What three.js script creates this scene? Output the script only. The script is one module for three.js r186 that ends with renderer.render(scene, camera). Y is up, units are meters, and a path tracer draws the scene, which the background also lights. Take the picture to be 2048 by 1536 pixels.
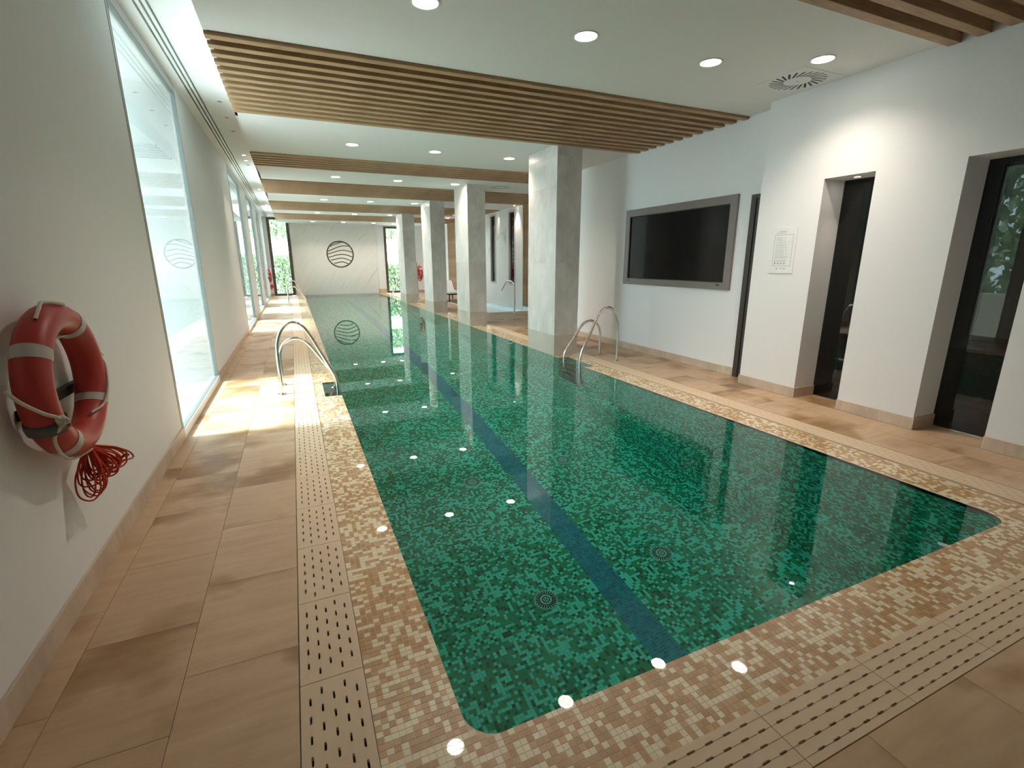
import * as THREE from 'three';
import { mergeGeometries } from 'three/addons/utils/BufferGeometryUtils.js';
import { RoundedBoxGeometry } from 'three/addons/geometries/RoundedBoxGeometry.js';
import { ImprovedNoise } from 'three/addons/math/ImprovedNoise.js';

// ------------------------------------------------------------------ camera, sky, sun, exposure
const scene = new THREE.Scene();
const renderer = new THREE.WebGLRenderer({ antialias: true });
renderer.toneMapping = THREE.LinearToneMapping;
renderer.toneMappingExposure = 1.5;
renderer.shadowMap.enabled = true;

const camera = new THREE.PerspectiveCamera((2 * Math.atan(768 / 963.95) * 180) / Math.PI, 2048 / 1536, 0.05, 300);
{
  const pitch = 0.2493, yaw = 0.416, roll = -0.003;
  const fwd = new THREE.Vector3(Math.sin(yaw) * Math.cos(pitch), -Math.sin(pitch), -Math.cos(yaw) * Math.cos(pitch));
  const r0 = new THREE.Vector3(Math.cos(yaw), 0, Math.sin(yaw)), u0 = r0.clone().cross(fwd);
  const right = r0.clone().multiplyScalar(Math.cos(roll)).addScaledVector(u0, Math.sin(roll));
  const up = u0.clone().multiplyScalar(Math.cos(roll)).addScaledVector(r0, -Math.sin(roll));
  camera.position.set(0, 1.65, 0);
  camera.quaternion.setFromRotationMatrix(new THREE.Matrix4().makeBasis(right, up, fwd.clone().negate()));
  camera.updateMatrixWorld(true);
}
scene.background = new THREE.Color(0.74, 0.9, 1.0);
scene.backgroundIntensity = 7.5;
const sun = new THREE.DirectionalLight(new THREE.Color(0.87, 0.94, 1.0), 8.5);
sun.position.set(-10, 17.5, -13.5);
sun.target.position.set(0, 0, -13);
sun.castShadow = true;
sun.shadow.radius = 12;
Object.assign(sun.shadow.camera, { left: -20, right: 20, top: 20, bottom: -20, near: 1, far: 60 });
scene.add(sun, sun.target);
const LAMP = 7.5;                                   // candela-like strength of one downlight
const WARM = new THREE.Color(1.0, 0.88, 0.75);

// ------------------------------------------------------------------ helpers
let seed = 20240611;
const rnd = () => { seed = (seed + 0x6d2b79f5) | 0; let t = Math.imul(seed ^ (seed >>> 15), 1 | seed); t = (t + Math.imul(t ^ (t >>> 7), 61 | t)) ^ t; return ((t ^ (t >>> 14)) >>> 0) / 4294967296; };
const rr = (a, b) => a + (b - a) * rnd();
const noise = new ImprovedNoise();
const fbm = (x, y, z, o = 4) => { let s = 0, a = 0.5; for (let i = 0; i < o; i++) { s += a * noise.noise(x, y, z); x *= 2.03; y *= 2.03; z *= 2.03; a *= 0.5; } return s; };
const clamp = (x, a = 0, b = 1) => Math.min(b, Math.max(a, x));
const taken = {};
function numbered(n) { const k = (taken[n] = (taken[n] ?? -1) + 1); return k ? `${n}_${String(k).padStart(3, '0')}` : n; }
function worldUV(g) {
  const p = g.attributes.position, n = g.attributes.normal, uv = new Float32Array(p.count * 2);
  for (let i = 0; i < p.count; i++) {
    const ax = Math.abs(n.getX(i)), ay = Math.abs(n.getY(i)), az = Math.abs(n.getZ(i));
    if (ay >= ax && ay >= az) { uv[2 * i] = p.getX(i); uv[2 * i + 1] = p.getZ(i); }
    else if (ax >= az) { uv[2 * i] = p.getZ(i); uv[2 * i + 1] = p.getY(i); }
    else { uv[2 * i] = p.getX(i); uv[2 * i + 1] = p.getY(i); }
  }
  g.setAttribute('uv', new THREE.BufferAttribute(uv, 2));
  return g;
}
function shiftUV(g, a, b) { const u = g.attributes.uv; for (let i = 0; i < u.count; i++) u.setXY(i, u.getX(i) + a, u.getY(i) + b); return g; }
function turnUV(g) { const u = g.attributes.uv; for (let i = 0; i < u.count; i++) u.setXY(i, u.getY(i), u.getX(i)); return g; }
function box(x0, x1, y0, y1, z0, z1) {
  return worldUV(new THREE.BoxGeometry(Math.abs(x1 - x0), Math.abs(y1 - y0), Math.abs(z1 - z0)).translate((x0 + x1) / 2, (y0 + y1) / 2, (z0 + z1) / 2));
}
function rbox(x0, x1, y0, y1, z0, z1, r) {
  const g = new RoundedBoxGeometry(Math.abs(x1 - x0), Math.abs(y1 - y0), Math.abs(z1 - z0), 2, r);
  return worldUV(g.translate((x0 + x1) / 2, (y0 + y1) / 2, (z0 + z1) / 2));
}
const merge = (gs) => (gs.length === 1 ? gs[0] : mergeGeometries(gs.map((g) => (g.index ? g.toNonIndexed() : g))));
function mesh(name, geo, mat, parent) {
  const m = new THREE.Mesh(Array.isArray(geo) ? merge(geo) : geo, mat);
  m.name = parent ? name : numbered(name);
  m.castShadow = m.receiveShadow = true;
  (parent ?? scene).add(m);
  return m;
}
function struct(name, geo, mat, label, category) {
  const m = mesh(name, geo, mat); m.userData = { kind: 'structure', label, category }; return m;
}
function group(name, label, category, pos = [0, 0, 0], grp, kind) {
  const o = new THREE.Group(); o.name = numbered(name); o.position.set(...pos); scene.add(o);
  o.userData = { label, category }; if (grp) o.userData.group = grp; if (kind) o.userData.kind = kind;
  return o;
}
function tag(o, label, category, grp) { o.userData = { label, category }; if (grp) o.userData.group = grp; return o; }
function copy(o, pos, label, grp) {
  const c = o.clone(); c.name = numbered(o.name.replace(/_\d{3}$/, '')); c.position.set(...pos); scene.add(c);
  c.userData = { ...o.userData }; if (label) c.userData.label = label; if (grp) c.userData.group = grp;
  return c;
}
function tube(pts, r, seg = 48, rad = 10, closed = false, tension = 0.5) {
  return new THREE.TubeGeometry(new THREE.CatmullRomCurve3(pts.map((p) => (p.isVector3 ? p : new THREE.Vector3(...p))), closed, 'catmullrom', tension), seg, r, rad, closed);
}
function texture(w, h, fn, repX, repY, srgb = true) {
  const d = new Uint8Array(w * h * 4), c = [0, 0, 0];
  for (let y = 0; y < h; y++) for (let x = 0; x < w; x++) {
    fn(x, y, c); const i = (y * w + x) * 4;
    d[i] = clamp(c[0], 0, 255); d[i + 1] = clamp(c[1], 0, 255); d[i + 2] = clamp(c[2], 0, 255); d[i + 3] = 255;
  }
  const t = new THREE.DataTexture(d, w, h); t.wrapS = t.wrapT = THREE.RepeatWrapping; t.magFilter = THREE.LinearFilter; t.minFilter = THREE.LinearMipmapLinearFilter; t.generateMipmaps = true;
  if (srgb) t.colorSpace = THREE.SRGBColorSpace;
  t.repeat.set(repX, repY); t.needsUpdate = true; return t;
}
// noise that tiles: blends two copies across the border
const tiled = (f, u, v) => { const a = (s, t) => f(s, t); return a(u, v) * (1 - u) * (1 - v) + a(u - 1, v) * u * (1 - v) + a(u, v - 1) * (1 - u) * v + a(u - 1, v - 1) * u * v; };
const std = (o) => new THREE.MeshStandardMaterial(o);
const phy = (o) => new THREE.MeshPhysicalMaterial(o);

// ------------------------------------------------------------------ measures (metres)
const XW = -1.125, XE = -0.4785, YC = 3.513, YS = 3.78, ZF = -27.28, ZB = 2.6;
const PX0 = 0.413, PX1 = 4.147, PZ0 = -1.284, DEEP = 2.0;
const DX0 = -0.147, DX1 = 0.102, DZI = -0.975, DZO = -0.735, RX0 = 4.49, RX1 = 4.75;
const XP = 5.524, XT = 5.789, XA = 7.35, ZT = -9.6;
const T = 0.0259, WATER = -0.013, RIM = -0.01;
const bands = [[-0.5, -2.93, XP], [-5.21, -7.61, XT], [-10.15, -11.4, XA], [-13.25, -15.6, XA], [-17.7, -20.35, XA], [-21.95, -24.65, XA]];
const wins = [[-5.27, -7.83], [-13.2, -15.9], [-17.9, -20.4], [-22.3, -24.3]];

// ------------------------------------------------------------------ materials
const M = {};
M.plaster = std({ color: new THREE.Color(0.79, 0.785, 0.78), roughness: 0.75 });
M.ceiling = std({ color: new THREE.Color(0.8, 0.8, 0.79), roughness: 0.8 });
M.white = std({ color: new THREE.Color(0.8, 0.8, 0.79), roughness: 0.4 });
{
  // beige stone with brown clouds and a grain running across the tiles
  const stone = texture(1024, 1024, (x, y, c) => {
    const u = x / 1024, v = y / 1024;
    const big = tiled((s, t) => fbm(s * 5, t * 5, 3.1, 4), u, v), grain = tiled((s, t) => fbm(s * 7, t * 60, 9.7, 4), u, v), blot = tiled((s, t) => fbm(s * 3.2 + 5, t * 4 + 2, 21.3, 5), u, v);
    const k = clamp((blot - 0.02) * 5.5), f = big * 34 + grain * 26;
    c[0] = 194 + f - k * 44; c[1] = 163 + f * 1.02 - k * 50; c[2] = 131 + f * 1.0 - k * 54;
  }, 1 / 2.6, 1 / 2.6);
  M.stone = std({ map: stone, roughness: 0.42 });
}
M.joint = std({ color: new THREE.Color(0.5, 0.42, 0.33), roughness: 0.9 });
M.grate = std({ color: new THREE.Color(0.67, 0.51, 0.35), roughness: 0.5 });
M.gutter = std({ color: new THREE.Color(0.4, 0.36, 0.31), roughness: 0.9 });
M.steel = std({ color: new THREE.Color(0.72, 0.7, 0.68), metalness: 1, roughness: 0.16 });
M.darkSteel = std({ color: new THREE.Color(0.12, 0.12, 0.12), metalness: 0.6, roughness: 0.4 });
M.bronze = std({ color: new THREE.Color(0.105, 0.08, 0.065), metalness: 0.3, roughness: 0.45 });
M.frameGrey = std({ color: new THREE.Color(0.48, 0.44, 0.42), roughness: 0.5 });
M.doorBronze = std({ color: new THREE.Color(0.05, 0.04, 0.034), roughness: 0.45 });
M.black = std({ color: new THREE.Color(0.012, 0.012, 0.012), roughness: 0.6 });
M.glass = phy({ color: new THREE.Color(0.93, 0.98, 0.96), transmission: 1, thickness: 0, roughness: 0, ior: 1.52 });
M.darkGlass = phy({ color: new THREE.Color(0.17, 0.18, 0.18), transmission: 1, thickness: 0, roughness: 0, ior: 1.52 });
{
  const wood = texture(512, 512, (x, y, c) => {
    const u = x / 512, v = y / 512, g = tiled((s, t) => fbm(s * 4, t * 70, 2.2, 4), u, v), b = tiled((s, t) => fbm(s * 3, t * 9, 6.2, 3), u, v);
    const f = g * 46 + b * 26; c[0] = 176 + f; c[1] = 142 + f * 0.95; c[2] = 106 + f * 0.85;
  }, 1 / 0.9, 1 / 0.9);
  M.wood = std({ map: wood, roughness: 0.55 });
}
{
  const marble = texture(1024, 1024, (x, y, c) => {
    const u = x / 1024, v = y / 1024;
    const w = tiled((s, t) => fbm(s * 4, t * 4, 1.3, 5), u, v), cl = tiled((s, t) => fbm(s * 5, t * 5, 8.3, 4), u, v);
    const d = tiled((s, t) => fbm(s * 2.2 + 3, t * 2.2 + 7, 4.4, 4), u, v);
    const vein = Math.pow(1 - clamp(Math.abs(noise.noise((u - v) * 3.1 + w * 1.1, (u + v) * 0.9, 5.5)) * 13), 3) * clamp(d * 4 + 0.2) * 0.7 * Math.min(1, 12 * Math.min(u, 1 - u, v, 1 - v));
    const f = cl * 16 - vein * 70; c[0] = 224 + f; c[1] = 221 + f; c[2] = 216 + f;
  }, 1 / 3.4, 1 / 3.4);
  M.marble = std({ map: marble, roughness: 0.22 });
  const cv = document.createElement('canvas'); cv.width = 1024; cv.height = 880; const c = cv.getContext('2d');
  c.fillStyle = '#dedbd6'; c.fillRect(0, 0, 1024, 880);
  for (let k = 0; k < 900; k++) { const g = 205 + rnd() * 40; c.fillStyle = `rgba(${g},${g - 2},${g - 6},0.05)`; c.save(); c.translate(rnd() * 1024, rnd() * 880); c.rotate(-0.95); c.beginPath(); c.ellipse(0, 0, rr(20, 120), rr(6, 26), 0, 0, 7); c.fill(); c.restore(); }
  const vein = (x, y, L, w, a) => { let px = x, py = y, ang = -0.95; c.strokeStyle = `rgba(128,126,124,${a})`; for (let t = 0; t < L; t += 7) { ang += rr(-0.22, 0.22) + (-0.95 - ang) * 0.2; const nx = px + Math.cos(ang) * 7, ny = py + Math.sin(ang) * 7; c.lineWidth = w * (0.3 + Math.sin((t / L) * 3.1) * rr(0.5, 1)); c.beginPath(); c.moveTo(px, py); c.lineTo(nx, ny); c.stroke(); px = nx; py = ny; } };
  [[860, 770, 420, 5, 0.5], [900, 720, 300, 3, 0.35], [520, 820, 120, 4, 0.5], [400, 780, 330, 3, 0.25], [120, 150, 130, 4, 0.35], [230, 330, 200, 3, 0.22], [770, 220, 190, 4, 0.35], [640, 230, 150, 3, 0.22], [700, 860, 260, 3, 0.25], [60, 620, 240, 3, 0.16], [460, 120, 130, 3, 0.2], [930, 480, 160, 3, 0.3]].forEach((v) => vein(...v));
  const ft = new THREE.CanvasTexture(cv); ft.colorSpace = THREE.SRGBColorSpace; ft.wrapS = ft.wrapT = THREE.RepeatWrapping; ft.repeat.set(1 / 4.12, 1 / 3.52); ft.offset.set(-0.06 / 4.12, 0);
  M.feature = std({ map: ft, roughness: 0.2 });
  const lime = texture(512, 512, (x, y, c) => {
    const u = x / 512, v = y / 512, a = tiled((s, t) => fbm(s * 6, t * 3, 4.1, 5), u, v), b = tiled((s, t) => fbm(s * 40, t * 9, 7.7, 3), u, v);
    const f = a * 40 + b * 22; c[0] = 212 + f; c[1] = 208 + f; c[2] = 203 + f * 1.05;
  }, 1 / 1.6, 1 / 1.6);
  M.lime = [0, 1, 2].map((k) => std({ map: lime, roughness: 0.35, color: new THREE.Color(0.98 - k * 0.03, 0.97 - k * 0.035, 0.96 - k * 0.04) }));
  M.baseStone = std({ map: lime, roughness: 0.4, color: new THREE.Color(0.86, 0.7, 0.57) });
  M.limeBase = std({ map: lime, roughness: 0.35, color: new THREE.Color(0.8, 0.72, 0.64) });
}
{
  // underwater glass mosaic, 26 mm tiles in two greens; the lane stripe is the same mosaic in two blues
  const N = 128, P = 16, pick = new Float32Array(N * N), tone = new Float32Array(N * N);
  for (let i = 0; i < N * N; i++) { pick[i] = rnd(); tone[i] = rr(-1, 1); }
  for (let n = 0; n < 1100; n++) { const i = (rnd() * N) | 0, j = (rnd() * N) | 0, l = 2 + ((rnd() * 3) | 0), d = rnd() < 0.5, val = rnd() < 0.5 ? 0.1 : 0.6; for (let k = 0; k < l; k++) pick[((j + (d ? 0 : k)) % N) * N + ((i + (d ? k : 0)) % N)] = val; }
  const mosaic = (tones, grout) => texture(N * P, N * P, (x, y, c) => {
    const i = (x / P) | 0, j = (y / P) | 0, px = x % P, py = y % P, e = px < 1 || py < 1, q = j * N + i, a = e ? grout : pick[q] < 0.37 ? tones[0] : pick[q] < 0.8 ? tones[1] : tones[2], t = e ? 0 : tone[q] * 8;
    c[0] = a[0] + t * 0.6; c[1] = a[1] + t; c[2] = a[2] + t * 0.8;
  }, 1 / (N * T), 1 / (N * T));
  M.poolTile = std({ map: mosaic([[98, 238, 218], [38, 150, 106], [18, 92, 62]], [52, 164, 130]), roughness: 0.3 });
  M.stripe = std({ map: mosaic([[28, 138, 160], [22, 120, 146], [18, 104, 132]], [92, 196, 192]), roughness: 0.3 });
}
{
  const n = 256, h = new Float32Array(n * n * 4);
  for (let y = 0; y < n; y++) for (let x = 0; x < n; x++) { const i = (y * n + x) * 4, q = 0.5 + tiled((s, t) => fbm(s * 7, t * 7, 12.4, 2), x / n, y / n); h[i] = h[i + 1] = h[i + 2] = q; h[i + 3] = 1; }
  const ripple = new THREE.DataTexture(h, n, n, THREE.RGBAFormat, THREE.FloatType); ripple.wrapS = ripple.wrapT = THREE.RepeatWrapping; ripple.magFilter = THREE.LinearFilter; ripple.repeat.set(1 / 2.3, 1 / 2.3); ripple.needsUpdate = true;
  M.water = phy({ color: 0xffffff, transmission: 1, thickness: 1, roughness: 0, ior: 1.333, attenuationColor: new THREE.Color(0.48, 0.96, 0.93), attenuationDistance: 7, bumpMap: ripple, bumpScale: 0.00012 });
}
M.deckTiles = [[0.49, 0.28, 0.115], [0.44, 0.245, 0.095], [0.55, 0.33, 0.145], [0.76, 0.65, 0.44], [0.8, 0.7, 0.49]].map((c) => phy({ color: new THREE.Color(...c), roughness: 0.4, clearcoat: 0.7, clearcoatRoughness: 0.02 }));
M.deckGrout = phy({ color: new THREE.Color(0.66, 0.54, 0.4), roughness: 0.8, clearcoat: 0.7, clearcoatRoughness: 0.02 });
M.red = std({ color: new THREE.Color(0.5, 0.045, 0.035), roughness: 0.42 });
M.webbing = std({ color: new THREE.Color(0.62, 0.56, 0.52), roughness: 0.8 });
M.rope = std({ color: new THREE.Color(0.72, 0.64, 0.54), roughness: 0.9 });
M.redRope = std({ color: new THREE.Color(0.6, 0.05, 0.015), roughness: 0.7 });
M.greyStrap = std({ color: new THREE.Color(0.13, 0.14, 0.13), roughness: 0.6 });

// ------------------------------------------------------------------ floor of stone tiles
{
  const floor = struct('floor', [
    box(XW - 0.02, DX0, -0.3, -0.012, ZF, ZB), box(DX0, RX1, -0.3, -0.012, DZO, ZB),
    box(RX1, XA, -0.3, -0.012, -14.9, ZB), box(RX1, 5.77, -0.3, -0.012, ZF, -14.9),
    box(5.77, XA, -0.3, -0.012, -22.2, -19.6), box(5.77, XA, -0.3, -0.012, ZF, -22.2),
  ], M.joint, 'floor of large beige stone tiles around the pool', 'floor');
  const rects = [];
  const cols = (xs, zStart, zEnd, off) => { for (let i = 0; i + 1 < xs.length; i++) for (let z = zStart + ((i + off) % 2 ? 0.35 : 0); z > zEnd; z -= 0.62) rects.push([xs[i], xs[i + 1], Math.max(z - 0.62, zEnd), z]); };
  cols([XW, -1.005, -0.577, DX0], 1.97, ZF, 1);                              // walkway beside the windows
  for (let j = 0; j < 5; j++) for (let x = DX0 + (j % 2 ? -0.31 : 0); x < 5.52; x += 0.62) rects.push([Math.max(x, DX0), Math.min(x + 0.62, 5.52), Math.max(DZO + j * 0.43, DZO), DZO + (j + 1) * 0.43]);
  const xr = [RX1, 5.18, 5.61, 6.04, 6.47, 6.9, XA];
  cols([RX1, 5.18, 5.51], DZO, -4.7, 0);
  cols([5.51, 5.95], -2.0, -2.6, 0); cols([5.51, 5.95], -3.32, -3.9, 0);
  cols([RX1, 5.18, 5.61, XT], -4.7, ZT, 0);
  cols(xr, ZT, -14.9, 0);
  cols([RX1, 5.18, 5.77], -14.9, ZF, 0);
  cols([5.77, 6.3, 6.8, XA], -19.6, ZF, 0);
  rects.forEach((q) => { q.d = Math.hypot((q[0] + q[1]) / 2, (q[2] + q[3]) / 2); });
  rects.sort((a, b) => a.d - b.d);
  const far = [];
  rects.forEach(([x0, x1, z0, z1], i) => {
    if (z1 - z0 < 0.03 || x1 - x0 < 0.02) return;
    const g = shiftUV(box(x0 + 0.0012, x1 - 0.0012, -0.012, 0, z0 + 0.0012, z1 - 0.0012), rr(0, 2.6), rr(0, 2.6));
    if (i < 296) mesh('floor_tile', g, M.stone, floor); else far.push(g);
  });
  const rest = mesh('distant_floor_tiles', far, M.stone, floor); rest.userData.kind = 'stuff';
}

// ------------------------------------------------------------------ pool outline, basin, mosaic border, water
const poolShape = (e) => {                                                  // e widens the outline on every side
  const s = new THREE.Shape(), r = 0.13, P = (x, z) => [x, -z], x0 = PX0 - e, x1 = PX1 + e, z0 = PZ0 + e;   // shape y is -z
  s.moveTo(...P(x0 + r, z0)); s.lineTo(...P(x1 - r, z0)); s.absarc(x1 - r, -z0 + r, r, -Math.PI / 2, 0, false);
  s.lineTo(...P(x1, -6.5 + e)); s.lineTo(...P(x1 + 0.18, -6.5 + e)); s.lineTo(...P(x1 + 0.18, -7.35 - e)); s.lineTo(...P(x1, -7.35 - e));
  s.lineTo(...P(x1, ZF + 0.05)); s.lineTo(...P(x0, ZF + 0.05));
  s.lineTo(...P(x0, -7.15 - e)); s.lineTo(...P(x0 - 0.2, -7.15 - e)); s.lineTo(...P(x0 - 0.2, -6.35 + e)); s.lineTo(...P(x0, -6.35 + e));
  s.lineTo(...P(x0, z0 - r)); s.absarc(x0 + r, -z0 + r, r, Math.PI, Math.PI * 1.5, false);
  return s;
};
const outline = poolShape(0);
const edge = outline.getPoints(8).map((p) => [p.x, -p.y]);
const inPool = (x, z) => { let c = false; for (let i = 0, j = edge.length - 1; i < edge.length; j = i++) { const [xi, zi] = edge[i], [xj, zj] = edge[j]; if (zi > z !== zj > z && x < ((xj - xi) * (z - zi)) / (zj - zi) + xi) c = !c; } return c; };
{
  const LEDGE = 1.3, LW = 0.18;
  const quads = (list) => {
    const p = [], n = [], uv = [];
    for (const [a, b, y0, y1, l] of list) {
      const len = Math.hypot(b[0] - a[0], b[1] - a[1]), nx = (b[1] - a[1]) / len, nz = -(b[0] - a[0]) / len;
      const v = [[a, y0, 0], [b, y0, len], [b, y1, len], [a, y0, 0], [b, y1, len], [a, y1, 0]];
      for (const [q, y, s] of v) { p.push(q[0], y, q[1]); n.push(nx, 0, nz); uv.push(l + s, y); }
    }
    const g = new THREE.BufferGeometry();
    g.setAttribute('position', new THREE.Float32BufferAttribute(p, 3)); g.setAttribute('normal', new THREE.Float32BufferAttribute(n, 3)); g.setAttribute('uv', new THREE.Float32BufferAttribute(uv, 2));
    return g;
  };
  const list = []; let run = 0;
  for (let i = 0; i < edge.length; i++) {
    const a = edge[i], b = edge[(i + 1) % edge.length], l = Math.hypot(b[0] - a[0], b[1] - a[1]); if (l < 1e-6) continue;
    list.push([a, b, RIM, -DEEP, run]); run += l;
  }
  const floorShape = new THREE.ShapeGeometry(outline).rotateX(-Math.PI / 2).translate(0, -DEEP, 0);
  const fg = worldUV(floorShape.toNonIndexed());
  const ledge = worldUV(merge([box(PX1 - LW, PX1 + 0.01, -DEEP, -LEDGE, PZ0 - 0.02, ZF)]));
  struct('pool_basin', [quads(list), fg, ledge], M.poolTile, 'green glass mosaic floor and walls of the swimming pool', 'pool');
  const st = struct('pool_lane_stripe', box(2.155, 2.405, -DEEP, -DEEP + 0.003, -1.5, -25.2), M.stripe, 'dark blue mosaic lane stripe along the pool floor', 'stripe');
}
{
  const border = group('mosaic_border', 'beige and brown mosaic border along the pool edge', 'border', [0, 0, 0], null, 'structure');
  const outer = new THREE.Shape([[DX1, -DZI], [RX0, -DZI], [RX0, -ZF], [DX1, -ZF]].map((p) => new THREE.Vector2(...p)));
  outer.holes.push(new THREE.Path(outline.getPoints(8)));
  const slab = new THREE.ExtrudeGeometry(outer, { depth: 0.06, bevelEnabled: false }).rotateX(-Math.PI / 2).translate(0, RIM - 0.0608, 0);
  mesh('grout_bed', worldUV(slab), M.deckGrout, border);
  const cells = [], cam = camera, v = new THREE.Vector3();
  const nx = Math.round((RX0 - DX1) / T), nz = Math.round((DZI - ZF) / T), keep = new Map();
  const cols = [[-7.53, -8.61], [-12.13, -13.2], [-15.8, -16.95], [-20.1, -21.3]];
  for (let j = 0; j < nz; j++) for (let i = 0; i < nx; i++) {
    const x = DX1 + (i + 0.5) * T, z = DZI - (j + 0.5) * T;
    if (x > PX0 + 0.2 && x < PX1 - 0.2 && z < PZ0 - 0.02) continue;
    if (inPool(x, z) || inPool(x + 0.011, z) || inPool(x - 0.011, z) || inPool(x, z - 0.011)) continue;
    if (x > PX1 - 0.02 && cols.some(([a, b]) => z < a + 0.01 && z > b - 0.01)) continue;
    cells.push([x, z, i, j]);
  }
  const state = new Map(); const key = (i, j) => i * 5000 + j;
  for (const [, , i, j] of cells) state.set(key(i, j), rnd() < 0.4 ? 1 : 0);
  for (let n = 0; n < cells.length * 0.09; n++) { const c = cells[(rnd() * cells.length) | 0], l = 2 + ((rnd() * 3) | 0), d = rnd() < 0.5, val = rnd() < 0.55 ? 0 : 1; for (let k = 0; k < l; k++) state.set(key(c[2] + (d ? k : 0), c[3] + (d ? 0 : k)), val); }
  for (const c of cells) { v.set(c[0], RIM, c[1]).project(cam); c.seen = Math.abs(v.x) < 1 && Math.abs(v.y) < 1 && v.z < 1; c.d = Math.hypot(c[0], 1.65, c[1]); }
  cells.sort((a, b) => (b.seen - a.seen) || a.d - b.d);
  const tg = new THREE.BoxGeometry(T - 0.002, 0.006, T - 0.002);
  const big = cells.slice(0, 296), rest = cells.slice(296);
  const kind = (c) => (state.get(key(c[2], c[3])) ? 3 + ((rnd() * 2) | 0) : (rnd() * 3) | 0);
  for (const c of big) { const m = mesh('mosaic_tile', tg, M.deckTiles[kind(c)], border); m.position.set(c[0], RIM - 0.003, c[1]); }
  const im = new THREE.InstancedMesh(tg, phy({ color: 0xffffff, roughness: 0.4, clearcoat: 0.7, clearcoatRoughness: 0.02 }), rest.length), m4 = new THREE.Matrix4();
  rest.forEach((c, i) => { im.setMatrixAt(i, m4.makeTranslation(c[0], RIM - 0.003, c[1])); im.setColorAt(i, M.deckTiles[kind(c)].color); });
  im.name = 'smaller_mosaic_tiles'; im.userData.kind = 'stuff'; im.castShadow = im.receiveShadow = true; border.add(im);
  // the ground under the border and round the basin
  struct('pool_shell', [box(DX1, PX0 - 0.21, -2.2, RIM - 0.062, ZF, DZI), box(PX1 + 0.19, RX0, -2.2, RIM - 0.062, ZF, DZI), box(DX1, RX0, -2.4, -2.15, ZF, DZI), box(PX0 - 0.21, PX1 + 0.19, -2.2, RIM - 0.062, PZ0 + 0.02, DZI)], M.joint, 'concrete shell carrying the pool border', 'pool shell');
}
{
  const wg = new THREE.ExtrudeGeometry(poolShape(0.004), { depth: DEEP + 0.03 + WATER, bevelEnabled: false, curveSegments: 8 }).rotateX(-Math.PI / 2).translate(0, -DEEP - 0.03, 0);
  const w = mesh('pool_water', worldUV(wg), M.water);
  w.userData = { label: 'still clear green water filling the pool to the brim', category: 'water', kind: 'stuff' };
}

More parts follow.
